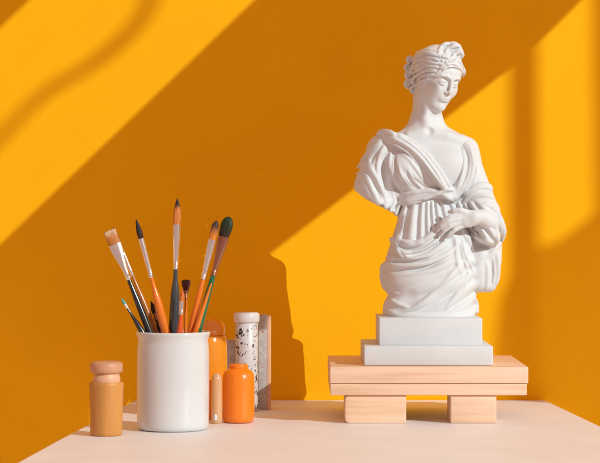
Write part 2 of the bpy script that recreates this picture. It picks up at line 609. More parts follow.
        for ax in range(3):
            o1, o2 = [q for q in range(3) if q != ax]
            a = [slice(1, -1)] * 3; b = [slice(1, -1)] * 3
            a[ax] = slice(0, -1); b[ax] = slice(1, None)
            A, B = neg[tuple(a)], neg[tuple(b)]
            idx = np.array(np.nonzero(A != B))
            inside_first = A[tuple(idx)]
            idx = idx.T
            base = idx.copy()
            base[:, o1] += 1; base[:, o2] += 1
            def cell(d1, d2):
                c = base.copy(); c[:, o1] += d1; c[:, o2] += d2
                return vid[c[:, 0], c[:, 1], c[:, 2]]
            q = np.stack([cell(-1, -1), cell(0, -1), cell(0, 0), cell(-1, 0)], 1)
            flip = inside_first if ax != 1 else ~inside_first
            # (px, y, -py) mirrors one axis, so the winding is the other way round
            q = np.where(flip[:, None], q[:, ::-1], q)
            quads.append(q)
        Q = np.concatenate(quads)
        Q = Q[(Q >= 0).all(1)]
        # two light Laplacian passes take the grid steps out
        for _ in range(2):
            S = np.zeros_like(P); n = np.zeros(len(P))
            for i in range(4):
                a, b = Q[:, i], Q[:, (i + 1) % 4]
                for c in range(3):
                    S[:, c] += np.bincount(a, P[b, c], len(P))
                n += np.bincount(a, minlength=len(P))
            P = P * 0.5 + 0.5 * S / np.maximum(n, 1)[:, None]
        Wd = to_world(P) * MM
        me = bpy.data.meshes.new(name)
        me.vertices.add(len(Wd)); me.vertices.foreach_set('co', Wd.astype(np.float32).ravel())
        me.loops.add(Q.size); me.loops.foreach_set('vertex_index', Q.astype(np.int32).ravel())
        me.polygons.add(len(Q))
        me.polygons.foreach_set('loop_start', np.arange(0, Q.size, 4, dtype=np.int32))
        me.polygons.foreach_set('loop_total', np.full(len(Q), 4, np.int32))
        me.update(calc_edges=True)
        # make sure the normals look outward
        a, b, c = Wd[Q[:, 0]], Wd[Q[:, 1]], Wd[Q[:, 2]]
        d4 = Wd[Q[:, 3]]
        vol = (np.cross(b - a, c - a) * a).sum() + (np.cross(c - a, d4 - a) * a).sum()
        if vol < 0: me.flip_normals()
        me.validate()
        return link(name, me, m, parent)

# ------------------------------------------------------------------ statue
ST = Vector((130, 0, 54.9))
statue = empty('statue', ST, 'white plaster statue of a draped woman with lowered eyes, on the pale wooden stand', 'statue')
SS = 0.990
def st_world(P):
    # photo pixels at the statue plane -> mm, as an object 1.4 % smaller because its front stands nearer the lens
    X = (P[:, 0] - 300) * SS
    Z = 204 - (P[:, 2] - 212) * SS
    return np.stack([X - ST.x, P[:, 1] - ST.y, Z - ST.z], 1)

box('plinth', (62.1, -70, 54.9), (187.4, 60, 73.9), M['plinth'], statue, ST, bev=1.4)
pblock = box('plinth_block', (77.2, -55, 73.5), (178.2, 48, 100.4), M['plinth'], statue, ST, bev=1.3)

def euler_R(yaw, pitch, roll):
    cy, sy, cp, sp, c, s = math.cos(yaw), math.sin(yaw), math.cos(pitch), math.sin(pitch), math.cos(roll), math.sin(roll)
    Rz = np.array([[cy, -sy, 0], [sy, cy, 0], [0, 0, 1]])       # about the vertical
    Rx = np.array([[1, 0, 0], [0, cp, -sp], [0, sp, cp]])
    Ry = np.array([[c, 0, s], [0, 1, 0], [-s, 0, c]])
    return Rz @ Ry @ Rx

# head frame: +a = her left (viewer's right), b = back, c = up ; maps to (u, y, -v)
HR = euler_R(math.radians(35), math.radians(22), math.radians(7))
HC = np.array([439.3, -4.0, -74.5])      # (u, y, -v)
def hp(a, b, c):
    q = HR @ np.array([a, b, c]) + HC
    return (q[0], q[1], -q[2])
# rotation taking (u,y,v) offsets to head axes
FL = np.diag([1, 1, -1.0])
HM = HR.T @ FL

def build_skin():
    S = Field(394, 500, -46, 34, 44, 250, 0.62)
    def E(a, b, c, r, k=3, mode='add'):
        S.ell(hp(a, b, c), r, k, mode, HM)
    def T(pts, k=1.5, mode='add'):
        S.tube([(*hp(a, b, c), r) for a, b, c, r in pts], k, mode)
    # neck and chest
    S.tube([(429, 2, 84, 14.5), (428.5, 3, 100, 14.3), (428, 5, 114, 14.6), (428, 8, 128, 18)], 4)
    S.loft([(116, 428, 13, 5, 12), (124, 428, 18, 5, 13), (130, 429, 28, 5, 15), (137, 429, 39, 4, 18), (146, 429, 44, 3, 20),
            (160, 429, 45, 1, 23), (175, 430, 41, 1, 24), (190, 430, 32, 1, 21), (205, 430, 27, 1, 18)], 9)
    S.tube([(468, 3, 150, 12), (474, 0, 172, 11.5), (478, -4, 196, 10), (482, -8, 210, 9)], 8)
    S.ell((451, -11.5, 168), (19, 12, 18), 13)
    S.ell((409, -17, 169), (15, 12, 14), 8)
    # collar bones and neck muscle
    S.tube([(436, -10.5, 132, 1.8), (448, -11, 135, 2.6), (462, -7.5, 140, 3)], 9)
    S.tube([(422, -11, 132, 1.8), (410, -10, 135, 2.4)], 8)
    S.tube([(421, -6, 98, 2.8), (425, -9.5, 114, 2.8), (429, -10, 129, 1.8)], 7)
    S.ell((430, -15, 130), (2.4, 3, 2.2), 4, 'sub')
    # cranium
    E(0, 5, 4, (21, 24, 23.5), 3)
    # face mass
    E(0, -6.5, -5, (16.6, 16.6, 21), 5)
    E(0, -9, 8, (17.5, 14, 12), 4)
    T([(-14, 0, -8, 4.0), (-11.5, -4, -19, 4.0), (-4, -16.5, -26.5, 3.6), (0, -17.6, -27.4, 3.6), (4, -16.5, -26.5, 3.6), (11.5, -4, -19, 4.0), (14, 0, -8, 4.0)], 9)
    E(0, -9, -15, (13, 12, 12), 7)
    E(0, -19.0, -27.0, (4.6, 4.4, 4.2), 4)
    E(-9.5, -15.5, -9, (6.5, 5.5, 6.5), 5); E(9.5, -15.5, -9, (6.5, 5.5, 6.5), 5)
    # eye sockets, brows
    for sg in (-1, 1):
        E(8.0 * sg, -24.6, 0.6, (5.8, 4.6, 3.7), 2.5, 'sub')
        T([(2.2 * sg, -23.2, 4.6, 1.0), (6.5 * sg, -23.6, 6.2, 1.25), (11.5 * sg, -20.6, 5.4, 1.1), (14.5 * sg, -16.5, 2.0, 0.8)], 2.2)
        E(7.8 * sg, -18.6, -0.2, (4.5, 3.8, 3.2), 1.2)                 # lowered lid
        T([(3.9 * sg, -21.0, -1.9, 0.55), (7 * sg, -22.9, -3.3, 0.7), (10.4 * sg, -21.6, -2.9, 0.65), (12.8 * sg, -18.8, -1.4, 0.5)], 0.5)
        T([(4.2 * sg, -21.6, 2.4, 0.5), (8 * sg, -22.9, 3.1, 0.5), (12 * sg, -19.8, 1.8, 0.45)], 0.7, 'sub')
    # nose, straight and classical
    T([(0, -22.6, 6, 1.9), (0, -24.8, 0, 1.75), (0, -26.4, -5.5, 1.8), (0, -26.9, -8.4, 1.9)], 2.0)
    E(0, -26.7, -9.0, (2.1, 2.1, 1.8), 1.4)
    E(-2.7, -24.5, -9.8, (1.5, 2.0, 1.4), 1.2); E(2.7, -24.5, -9.8, (1.5, 2.0, 1.4), 1.2)
    E(-1.3, -25.4, -11.5, (0.8, 1.0, 0.8), 0.6, 'sub'); E(1.3, -25.4, -11.5, (0.8, 1.0, 0.8), 0.6, 'sub')
    # mouth
    E(0, -21.2, -16.5, (5.2, 3.2, 4.2), 4)
    T([(-4.0, -22.4, -17.0, 0.4), (-1.8, -24.0, -15.9, 0.85), (0, -24.4, -16.2, 0.8), (1.8, -24.0, -15.9, 0.85), (4.0, -22.4, -17.0, 0.4)], 1.0)
    T([(-3.2, -22.4, -18.2, 0.4), (-1.3, -23.6, -18.9, 0.95), (1.3, -23.6, -18.9, 0.95), (3.2, -22.4, -18.2, 0.4)], 1.0)
    T([(-3.4, -23.7, -17.7, 0.25), (0, -25.1, -17.3, 0.4), (3.4, -23.7, -17.7, 0.25)], 0.6, 'sub')
    E(0, -24.2, -21.6, (3.0, 1.5, 1.1), 2.2, 'sub')
    E(0, -26.0, -13.8, (0.8, 0.9, 1.4), 0.8, 'sub')
    # ear, half under the hair
    E(-17.2, -1, -3.5, (2.0, 3.6, 5.6), 1.2)
    E(-18.8, -1.6, -2.8, (1.1, 2.0, 3.2), 0.8, 'sub')
    # forearm and hand resting on the mantle
    S.tube([(484, -14, 226, 10), (489, -24, 222, 9.5), (481, -32, 217, 7.6), (474, -35, 217, 7.2)], 5, flat=1.0)
    S.ell((466, -35.5, 219.5), (10.5, 5.2, 8.2), 4)
    fing = [((459, -37.5, 214.5), (449.5, -38.6, 217), (443, -36.5, 221), (438.5, -32.8, 225.5), 2.6),
            ((458, -37.5, 218.5), (448, -39, 221.5), (441, -37, 226), (437, -33.0, 230.5), 2.7),
            ((459, -37, 222.5), (449.5, -38.5, 226), (443.5, -36.5, 230.5), (440, -33.3, 234.8), 2.6),
            ((461, -36, 226), (454, -37, 229.8), (449, -35.5, 233.8), (446.5, -33.3, 237.3), 2.3)]
    for a, b, c, d, r in fing:
        S.tube([(*a, r * 1.1), (*b, r), (*c, r * 0.92), (*d, r * 0.72)], 1.0)
    S.tube([(468, -36, 213.5, 3.6), (460, -38.5, 210.5, 3.0), (453, -37.5, 210.5, 2.5), (448.5, -34.5, 212, 1.9)], 1.8)
    S.mesh('figure', M['plaster'], statue, st_world)

def build_hair():
    H = Field(396, 474, -40, 36, 34, 100, 0.5)
    def E(a, b, c, r, k=3, mode='add'):
        H.ell(hp(a, b, c), r, k, mode, HM)
    def T(pts, k=1.2, mode='add'):
        H.tube([(*hp(a, b, c), r) for a, b, c, r in pts], k, mode)
    E(0, 6.5, 6, (22.4, 24.6, 23.6), 3)
    # cut the face opening: a slanting ellipsoid in front, below the hairline
    E(0, -20, -14, (22, 20, 26.5), 2, 'sub')
    E(0, 2, -30, (26, 22, 16), 3, 'sub')
    # low knot at the nape and curls
    E(-9, 27, -5, (9.5, 8, 8.5), 2.5)
    E(-3, 29, 4, (7.5, 6, 6.5), 2)
    # crown bun
    H.ell((451.5, -4, 51), (11, 11, 8), 1.5)
    for c, r in [((446, -6, 47.5), (6.5, 8, 6)), ((454, -7, 46), (7, 8, 6)), ((459.5, -6, 52), (5.5, 8, 6.5)), ((451, -10, 54), (7, 5, 5)), ((441.5, -2, 50.5), (6, 8, 5.2))]:
        H.ell(c, r, 0.9)
    rnd = random.Random(4)
    # swept-back locks: from the hairline over the side of the head to the nape knot
    cen = np.array([0, 6.5, 6.0]); R0 = np.array([22.6, 24.8, 23.8])
    def onhead(a, b, c, lift=0.3):
        d = (np.array([a, b, c]) - cen)
        q = d / np.sqrt(((d / R0)**2).sum())
        return q * (1 + lift / 22) + cen
    for sg in (-1, 1):
        for i in range(11):
            f = i / 10.0
            # start points run from the parting above the brow to the temple
            a0 = sg * (1.5 + 16.5 * f**0.8)
            c0 = 17.5 - 16.5 * f**1.3
            b0 = -18 + 9 * f**1.2
            pts = []
            n = 9
            for k in range(n):
                t = k / (n - 1)
                a = a0 * (1 - t) + sg * 5 * t + sg * 17 * math.sin(math.pi * t) * (0.55 + 0.3 * f)
                b = b0 + (27 - b0) * t
                c = c0 + (1 - c0) * t + (10 - 13 * f) * math.sin(math.pi * t) + 1.6 * math.sin(7 * t + i * 1.3)
                q = onhead(a, b, c, 0.2 + 0.8 * rnd.random())
                pts.append((*q, (1.3 + 1.3 * math.sin(math.pi * min(1, t + 0.12)))))
            T(pts, 0.7)
    # rolled hair framing the forehead and covering the ear
    for sg in (-1, 1):
        T([(sg * 1, -17.5, 19.5, 2.2), (sg * 8, -16.5, 17, 3.0), (sg * 14, -12.5, 11.5, 3.4), (sg * 18.5, -7.5, 4, 3.4), (sg * 19.5, -1, -2, 3.2), (sg * 18.5, 6, -6, 3.0), (sg * 13, 17, -9, 3.0), (sg * 7, 24, -8, 3)], 0.9)
        T([(sg * 2, -14, 23, 2.2), (sg * 10, -12, 20.5, 2.9), (sg * 17, -7.5, 13, 3.1), (sg * 21, -1, 5, 3.1), (sg * 21, 7, -1, 3.0), (sg * 16, 18, -4, 2.8)], 0.8)
        T([(sg * 17.5, -8.5, 0, 1.6), (sg * 18.6, -6.5, -5, 1.8), (sg * 19, -3, -9, 1.7), (sg * 17.5, 1, -11.5, 1.3)], 0.6)
    # ribbon round the head
    rib = []
    for k in range(25):
        t = math.radians(-100 + 200 * k / 24)
        q = onhead(24 * math.sin(t), 6.5 - 26 * math.cos(t) * 0.62 + 2, 19 - 9 * abs(math.sin(t)), 2.4)
        rib.append((*q, 1.25))
    T(rib, 0.4)
    S = H.stroke
    # bun: folded lobes with creases between
    S([(439, 57, 1.4), (440, 50, 2.2), (445, 44.5, 2.6), (452, 42.5, 2.2)], 0.3, 0.7)
    S([(446, 58, 1.4), (447, 51, 2.2), (452, 46, 2.6), (459, 45, 2.2), (463, 50, 1.6)], 0.3, 0.7)
    S([(452, 60, 1.4), (455, 54, 2.2), (460, 50.5, 2.4), (463.5, 54, 1.8), (461.5, 59, 1.4)], 0.3, 0.7)
    S([(443, 57, 0.5), (443.5, 50.5, 0.9), (448, 45.5, 0.9), (455, 43.5, 0.6)], -0.2, 0.4, 'sub')
    S([(449, 59, 0.5), (451, 52, 0.9), (456, 48, 0.9), (462, 48.5, 0.5)], -0.2, 0.4, 'sub')
    S([(455, 60, 0.4), (458, 55, 0.8), (462, 55, 0.5)], -0.2, 0.4, 'sub')
    # wavy locks swept back from the brow to the nape
    P0 = np.array([[453, 60], [438, 79]]); P1 = np.array([[429, 49], [427, 84]]); P2 = np.array([[409, 60], [413, 90]])
    for mode in ('add', 'sub'):
        n_ = 8 if mode == 'add' else 7
        for i in range(n_):
            f = (i + (0 if mode == 'add' else 0.5)) / 7.0
            a, b, c = P0[0] + (P0[1] - P0[0]) * f, P1[0] + (P1[1] - P1[0]) * f, P2[0] + (P2[1] - P2[0]) * f
            pts = []
            for t in np.linspace(0, 1, 7):
                q = a * (1 - t)**2 + 2 * b * t * (1 - t) + c * t * t
                pts.append((q[0], q[1] + 1.3 * math.sin(7.5 * t + 0.8 * f) * min(1, 3 * t), (2.2 if mode == 'add' else 0.75) * (0.75 + 0.25 * math.sin(5 * t + i))))
            S(pts, 0.3 if mode == 'add' else -0.2, 0.6, mode)
    # roll of hair along the brow
    S([(464, 72, 1.6), (459, 67, 2.4), (452, 64.5, 3.0), (444, 67, 3.2), (438, 72.5, 3.2), (432, 79, 3.0), (424, 85, 2.8), (417, 90, 2.2)], 0.0, 0.8)
    S([(461, 68.5, 0.4), (452, 65.8, 0.7), (444, 68.5, 0.8), (437, 74, 0.8), (429, 81, 0.6)], -0.25, 0.4, 'sub')
    S([(455, 61, 1.4), (461, 64.5, 2.0), (465, 70, 2.0), (465, 76, 1.3)], 0.2, 0.7)
    S([(430, 82, 1.0), (425, 87, 1.5), (421, 92, 1.2)], 0.2, 0.6)
    for x0, y0, x1, y1 in [(437, 57, 441, 63), (440, 56.5, 445, 63), (443, 57, 449, 63.5), (455, 60, 461, 66), (458, 60, 464, 68)]:
        S([(x0, y0, 0.4), ((x0 + x1) / 2 + 1, (y0 + y1) / 2 - .5, 0.7), (x1, y1, 0.4)], -0.2, 0.4, 'sub')
    # nape coils and escaped curls
    for (a, b, c, r) in [(-15, 22, -3, 3.2), (-17, 20, 4, 2.8), (-13, 28, 2, 3.2), (-8, 30, 10, 3.0), (-15, 20, -10, 2.6), (-11, 25, -13, 2.4), (-3, 32, 0, 3.2), (-14, 15, -13, 2.2)]:
        pts = []
        for k in range(9):
            t = 2 * math.pi * k / 9
            pts.append((a + r * 0.4 * math.sin(t), b + r * math.cos(t), c + r * math.sin(t), 1.5))
        T(pts, 0.5)
    # curls gathered at the back of the head
    for (cx, cy, r, ph) in [(411, 58, 3.8, 0.3), (408.5, 66, 3.4, 1.6), (409.5, 74, 3.9, 2.5), (409, 82.5, 4.2, 4.0), (414, 88.5, 3.4, 0.9), (416, 80, 4.5, 2.0), (415, 69, 4.5, 5.0)]:
        y0 = 8 - 0.6 * (cx - 404)
        H.ell((cx, y0, cy), (r * 1.05, r * 1.5, r * 1.05), 1.5)
        sp = []
        for k in range(40):
            u_ = k / 39
            t = ph + 3.4 * math.pi * u_
            q = r * (1.0 - 0.7 * u_)
            sp.append((cx + q * math.cos(t), y0 - r * 1.5 * math.sqrt(max(0, 1 - (q / r)**2 * 0.96)), cy + q * math.sin(t), 0.75))
        H.tube(sp, 0.4, 'sub')
        wv = [(cx + 9 - 9 * v_, y0 - 1 - r * 0.5 * math.sin(3 * v_), cy - r - 1 + 3 * math.sin(3.1 * v_), 1.1) for v_ in np.linspace(0, 1, 12)]
    for (cx, cy, r) in [(411, 58, 3.8), (408.5, 66, 3.4), (409.5, 74, 3.9), (409, 82.5, 4.2), (414, 88.5, 3.4), (416, 80, 4.0), (415, 69, 4.0)]:
        S([(cx + 1.5, cy - r * 1.2, 0.9), (cx - r * 0.7, cy - r * 0.3, 1.4), (cx - r * 0.3, cy + r * 0.8, 1.3), (cx + 2, cy + r * 1.1, 0.9)], 0.1, 0.5)
        S([(cx + r * 0.8, cy - r * 0.8, 0.4), (cx, cy - r * 0.35, 0.8), (cx + 0.2, cy + r * 0.5, 0.8), (cx + r, cy + r * 0.6, 0.4)], -0.3, 0.3, 'sub')
        S([(cx - r * 0.9, cy - r * 0.5, 0.4), (cx - r * 0.8, cy + r * 0.3, 0.6), (cx - r * 0.2, cy + r * 1.1, 0.4)], -0.3, 0.3, 'sub')
    for a, b, c, d in [(449, 61, 453, 68), (443, 63, 447, 70.5), (437.5, 68, 443, 75), (431, 75, 437.5, 81), (456, 62, 460, 70)]:
        S([(a - 1, b, 0.3), ((a + c) / 2 + 0.8, (b + d) / 2 - 0.8, 0.5), (c + 1.5, d - 1, 0.3)], -0.6, 0.4, 'sub')
    H.mesh('hair', M['plaster'], statue, st_world)

def build_garment():
    G = Field(350, 512, -52, 44, 126, 323, 0.72)
    U = G.u[:, None]; V = G.v[None, :]
    # ---- trunk under the cloth
    G.loft([(138, 427, 38, 4, 17), (146, 427, 44, 3, 20.5), (160, 427, 45, 2, 23.5), (175, 428, 42, 1, 25), (186, 429, 35, 1, 23), (197, 429, 29.5, 0, 20),
            (206, 430, 30.5, 0, 20.5), (220, 431, 34, -1, 23), (238, 433, 40, -1, 27), (256, 432, 44.5, -1, 30), (272, 431.5, 47, 0, 32), (284, 432, 47, 0, 33),
            (295, 433, 44, 0, 31), (303, 431, 46, 0, 32), (312, 431.5, 48, 0, 32.5), (319, 431.5, 47.5, 0, 32)], 4, power=2.3)
    G.ell((407, -18, 168), (17, 13, 15.5), 8)
    G.ell((452, -19, 171), (14.5, 11, 13), 8)
    # cut the bare part of the chest away: above the diagonal band on her left side
    nx, nv = 0.70, -0.714                     # points up-right
    dist = (U - 396) * nx + (V - 134) * nv    # >0 above the line
    right = sstep(466, 474, U)
    cut = np.where(U < 474, dist + 0 * V, -20)
    low = 197 - V                              # the chest closes into the sash
    reg = np.minimum(np.minimum(dist, low + 0 * U), 479 - 0.2 * (V - 150) - U)
    G.F = smax(G.F, (reg[:, None, :] * np.ones((1, len(G.y), 1))).astype(np.float32) * 1.0 + 0, 1.5)
    # ---- her right sleeve (viewer's left): short, wide, open below
    G.ell((384, 2, 150), (17, 17, 17), 6)
    G.tube([(386, 2, 150, 14), (379, 0, 168, 17.5), (374, -1, 186, 19.5), (376, -1, 208, 20.5)], 6, flat=1.12)
    G.tube([(392, 2, 160, 10), (391, 0, 188, 10), (393, 0, 216, 9)], 6)
    # ---- her left arm under the mantle (viewer's right)
    G.tube([(466, 3, 149, 12.5), (473, 0, 170, 12.5), (479, -4, 190, 13.5), (485, -9, 208, 14), (490, -13, 228, 13)], 6)
    G.tube([(474, -4, 196, 14), (482, -12, 208, 14), (488, -18, 222, 13), (490, -18, 234, 12)], 5)
    # hanging mantle behind the forearm
    G.tube([(490, -2, 230, 13), (491, 0, 250, 12), (489, 2, 268, 12.5), (487, 4, 280, 13.5)], 4, flat=0.9)
    G.ell((463, -4, 208), (11, 13, 15), 4)
    G.tube([(476, 2, 222, 11), (479, 2, 240, 12), (481, 3, 262, 12), (480, 4, 280, 10)], 6)
    # cut sleeve end and hem of mantle
    Yg = G.y[None, :, None]
    sl = ((U - 357) * (-0.50) + (V - 191.5) * 0.866)      # >0 below the slanted sleeve end
    sl = np.where((U < 404) & (V < 236), sl, -30)
    sl = sl - 40 * sstep(398, 404, U)
    G.F = smax(G.F, sl[:, None, :].astype(np.float32) * np.ones((1, len(G.y), 1), np.float32), 1.5)
    # hollow in the sleeve
    G.tube([(380, -1, 186, 10), (377, -1, 200, 14.5), (377, -1, 215, 17)], 2, 'sub', flat=1.15)
    # mantle hem: slanted cut below (477,296)-(500,291)
    hm = (V - 294 - (U - 477) * -0.18)
    hm = np.where(U > 474, hm - 30 * (1 - sstep(474, 479, U)), -30)
    G.F = smax(G.F, hm[:, None, :].astype(np.float32) * np.ones((1, len(G.y), 1), np.float32), 2)
    # restore trunk where the sleeve cut nibbled it
    G.loft([(186, 431, 33, 1, 22), (197, 430, 28.5, 0, 19.5), (206, 430, 29.5, 0, 20), (220, 431, 33, -1, 22.5), (238, 432, 40, -1, 26.5)], 2, power=2.2)

    # ---- pleats of the skirt falling from the sash
    th = np.arctan2(U - 431, V - 140)
    ph = th * 34 + 0.9 * np.sin(th * 13) + 0.5 * np.sin(V * 0.07)
    m_ = sstep(199, 206, V) * (1 - sstep(236, 250, V))
    G.relief((np.sqrt(np.sin(ph)**2 + 0.015) - 0.6) * 3.6 * m_, 14)
    # broad diagonal folds of the lower mantle, running down to the left
    q = (U - 400) * 0.62 + (V - 300) * 0.78 + 0.0045 * (U - 470)**2
    ph2 = q * 0.30 + 0.8 * np.sin(U * 0.045)
    m2 = sstep(250, 266, V) * (1 - sstep(306, 316, V)) * sstep(395, 420, U)
    G.relief((np.sqrt(np.sin(ph2)**2 + 0.03) - 0.6) * 2.2 * m2, 14)
    # radiating folds of the bodice into the sash
    th = np.arctan2(U - 447, 205 - V)
    ph3 = th * 17 + 0.6 * np.sin(th * 5 + V * 0.06)
    m3 = sstep(392, 400, U) * (1 - sstep(428, 442, U + 0 * V)) * sstep(163, 182, V) * (1 - sstep(192, 198, V))
    G.relief((np.sqrt(np.sin(ph3)**2 + 0.02) - 0.55) * 1.9 * m3, 14)

    S = G.stroke
    G.tube([(384, -8, 135, 5), (396, -14, 139, 6.5), (410, -20, 148, 7), (424, -24, 160, 7), (436, -25, 174, 6.5), (446, -23, 187, 6), (453, -20, 196, 5)], 2.5)
    # cloth lying over her left shoulder, closing the V of the neckline
    G.tube([(463, -2, 140, 6.5), (468, -9, 150, 8), (469, -14, 162, 8.5), (467, -17, 174, 8), (461, -19, 186, 7), (455, -19, 196, 5)], 2.0)
    # ---- diagonal band from the shoulder knot to the sash
    S([(379, 135, 3.0), (394, 138, 4.0), (409, 146, 4.2), (422, 158, 4.2), (434, 173, 4.0), (444, 187, 3.4), (451, 196, 2.6)], 0.35, 1.2)
    S([(384, 132.5, 2.0), (398, 135, 2.8), (412, 142, 3.0), (426, 154, 3.0), (438, 169, 2.8), (448, 184, 2.4), (455, 195, 2.0)], 0.15, 0.9)
    S([(382, 139, 2.0), (396, 144, 2.4), (410, 153, 2.6), (421, 166, 2.6), (431, 180, 2.4), (441, 192, 1.8)], 0.3, 0.9)
    S([(396, 150, 1.0), (407, 158, 1.6), (416, 169, 1.9), (426, 184, 1.8), (434, 192, 1.2)], 0.2, 1.2)
    S([(388, 134, 0.7), (402, 140, 0.9), (418, 152, 0.9), (431, 168, 0.9), (444, 188, 0.7)], -0.2, 0.7, 'sub')
    S([(390, 141, 0.6), (404, 148, 0.8), (417, 161, 0.8), (428, 176, 0.8), (438, 190, 0.6)], -0.2, 0.7, 'sub')
    # knot on the shoulder
    S([(377, 134, 2.0), (383, 131.5, 3.0), (391, 133, 3.0), (397, 137, 2)], 0.2, 1)
    # ---- bodice folds round the breast
    S([(393, 148, 1.4), (391, 162, 1.8), (394, 178, 2.0), (402, 190, 1.8), (412, 195, 1.2)], 0.3, 1.2)
    S([(398, 160, 1.0), (401, 174, 1.5), (409, 185, 1.7), (420, 192, 1.4)], 0.3, 1.2)
    S([(407, 166, 0.8), (411, 176, 1.3), (420, 186, 1.5), (429, 192, 1.2)], 0.3, 1.2)
    S([(391, 186, 1.3), (400, 196, 1.8), (410, 199, 1.6)], 0.3, 1)
    S([(396, 150, 0.6), (395, 166, 1.2), (399, 182, 1.2), (408, 191, 0.8)], -0.1, 1, 'sub')
    S([(405, 172, 0.5), (411, 182, 1.0), (421, 190, 0.8)], -0.1, 1, 'sub')
    # ---- sash, twisted
    S([(397, 202, 2.6), (408, 200, 3.6), (420, 197, 4.0), (433, 194, 4.2), (446, 195, 4.2), (456, 198, 3.6)], 0.25, 1)
    S([(397, 197, 1.8), (408, 194, 2.4), (421, 191.5, 2.6), (434, 191, 2.6), (447, 197, 2.6), (457, 203, 2.0)], -0.1, 0.8)
    S([(399, 205, 1.6), (411, 203, 2.2), (424, 198.5, 2.4), (436, 194, 2.2), (448, 190, 1.8), (456, 190, 1.4)], -0.2, 0.8)
    S([(400, 200, 0.6), (414, 198, 0.9), (428, 195, 0.9), (442, 192, 0.8), (453, 192, 0.5)], -0.8, 0.6, 'sub')
    S([(408, 203, 0.5), (422, 201, 0.8), (436, 199, 0.8), (450, 201, 0.6)], -0.5, 0.6, 'sub')
    # ---- shoulder and upper sleeve folds at viewer's right
    S([(467, 142, 1.2), (472, 153, 2.0), (473, 168, 2.2), (469, 182, 2.2), (460, 194, 1.8)], 0.3, 1.6)
    S([(470, 146, 1.2), (475, 160, 2.0), (475, 174, 2.2), (470, 188, 2.2), (460, 200, 1.8)], 0.35, 1.6)
    S([(470, 146, 0.5), (476, 160, 1.1), (476, 174, 1.2), (470, 187, 1.0), (462, 196, 0.6)], -0.2, 1.2, 'sub')
    S([(459, 141, 1.0), (463, 152, 1.6), (464, 165, 1.8), (461, 179, 1.8), (455, 192, 1.4)], 0.3, 1.0)
    S([(462, 142, 0.4), (467, 154, 0.9), (467.5, 167, 1.0), (464, 180, 0.9), (457, 193, 0.5)], -0.2, 0.8, 'sub')
    # mantle roll crossing the upper arm
    S([(461, 199, 2.4), (470, 192, 3.6), (480, 187, 4.4), (488, 187, 4.2), (493, 191, 3.4)], 0.3, 1.4)
    S([(461, 206, 2.2), (469, 199, 3.2), (479, 195, 3.8), (489, 196, 3.8), (495, 201, 3.2)], 0.3, 1.2)
    S([(465, 203, 0.6), (474, 195, 1.0), (484, 191.5, 1.1), (492, 194, 0.8)], -0.3, 0.9, 'sub')
    S([(478, 205, 2.0), (487, 205, 3.0), (495, 210, 3.4), (500, 220, 3.4), (504, 232, 3.0), (504, 241, 2.4)], 0.3, 1.4)
    S([(484, 211, 1.4), (490, 217, 2.2), (495, 228, 2.4), (497, 240, 2.0), (494, 250, 1.6)], 0.3, 1.3)
    S([(488, 207, 0.6), (495, 216, 1.0), (499, 229, 1.1), (500, 242, 0.8)], -0.2, 1, 'sub')
    # sleeve mouth under the forearm and the point of the mantle
    S([(503, 238, 2.6), (498, 247, 2.6), (490, 256, 2.4), (484, 259, 1.8)], 0.3, 1.3)
    S([(466, 236, 1.6), (476, 237, 2.2), (486, 240, 2.4), (496, 244, 2.2)], 0.4, 1.6)
    S([(476, 243, 1.4), (482, 246, 2.4), (490, 246, 2.2)], 0.0, 2.0, 'sub')
    # ---- hanging folds below the hand
    S([(461, 233, 1.8), (463, 244, 2.4), (467, 256, 2.6), (472, 268, 2.0), (476, 280, 1.2)], 0.2, 1.2)
    S([(467, 232, 1.8), (471, 244, 2.3), (476, 256, 2.3), (482, 270, 1.8)], 0.2, 1.2)
    S([(456, 235, 1.6), (456, 248, 2.2), (457, 262, 2.2), (462, 276, 1.6)], 0.3, 1.4)
    S([(464, 237, 0.6), (467, 250, 1.4), (472, 262, 1.4), (477, 272, 0.8)], -0.2, 0.9, 'sub')
    S([(459, 240, 0.5), (460, 252, 1.2), (464, 266, 1.2), (468, 278, 0.6)], -0.2, 0.9, 'sub')
    # hanging mantle at the far right
    G.tube([(496, -2, 244, 7), (495, -4, 258, 8), (493, -5, 272, 8.5), (490, -4, 285, 8)], 4)
    G.tube([(482, -10, 256, 6), (481, -10, 270, 7), (481, -8, 284, 7)], 5)
    S([(497, 250, 2.0), (499, 262, 2.4), (499, 276, 2.4), (496, 289, 2.0)], 0.35, 1.3)
    S([(486, 258, 1.5), (488, 270, 2.2), (488, 284, 2.2), (486, 292, 1.6)], 0.3, 1.3)
    S([(492, 258, 0.6), (493, 272, 1.2), (492, 288, 0.8)], -0.1, 1.1, 'sub')
    # ---- over-mantle: rolled edge sweeping from the left flap to the hand
    S([(391.5, 240, 2.0), (401, 242, 2.8), (413, 244, 3.2), (425, 240, 3.6), (437, 231, 3.8), (449, 222, 3.6), (460, 216, 3.2)], 0.0, 1.2)
    S([(393, 243, 2.2), (400, 251, 3.0), (410, 257, 3.4), (424, 256, 3.8), (440, 247, 3.8), (454, 236, 3.2)], 0.2, 1.5)
    S([(396, 247, 2.0), (405, 253, 3.0), (418, 251, 3.4), (431, 243, 3.4), (444, 232, 3.0)], 0.2, 1.5)
    S([(398, 245.5, 0.7), (410, 249, 1.4), (422, 246.5, 1.5), (434, 238, 1.2), (446, 228, 0.8)], -0.3, 0.9, 'sub')
    S([(402, 255, 0.7), (414, 254.5, 1.3), (428, 250, 1.4), (442, 240, 1.0)], -0.3, 0.9, 'sub')
    S([(391, 238, 2.0), (394, 244, 2.6), (399, 252, 2.2), (404, 259, 1.8)], 0.1, 1.0)
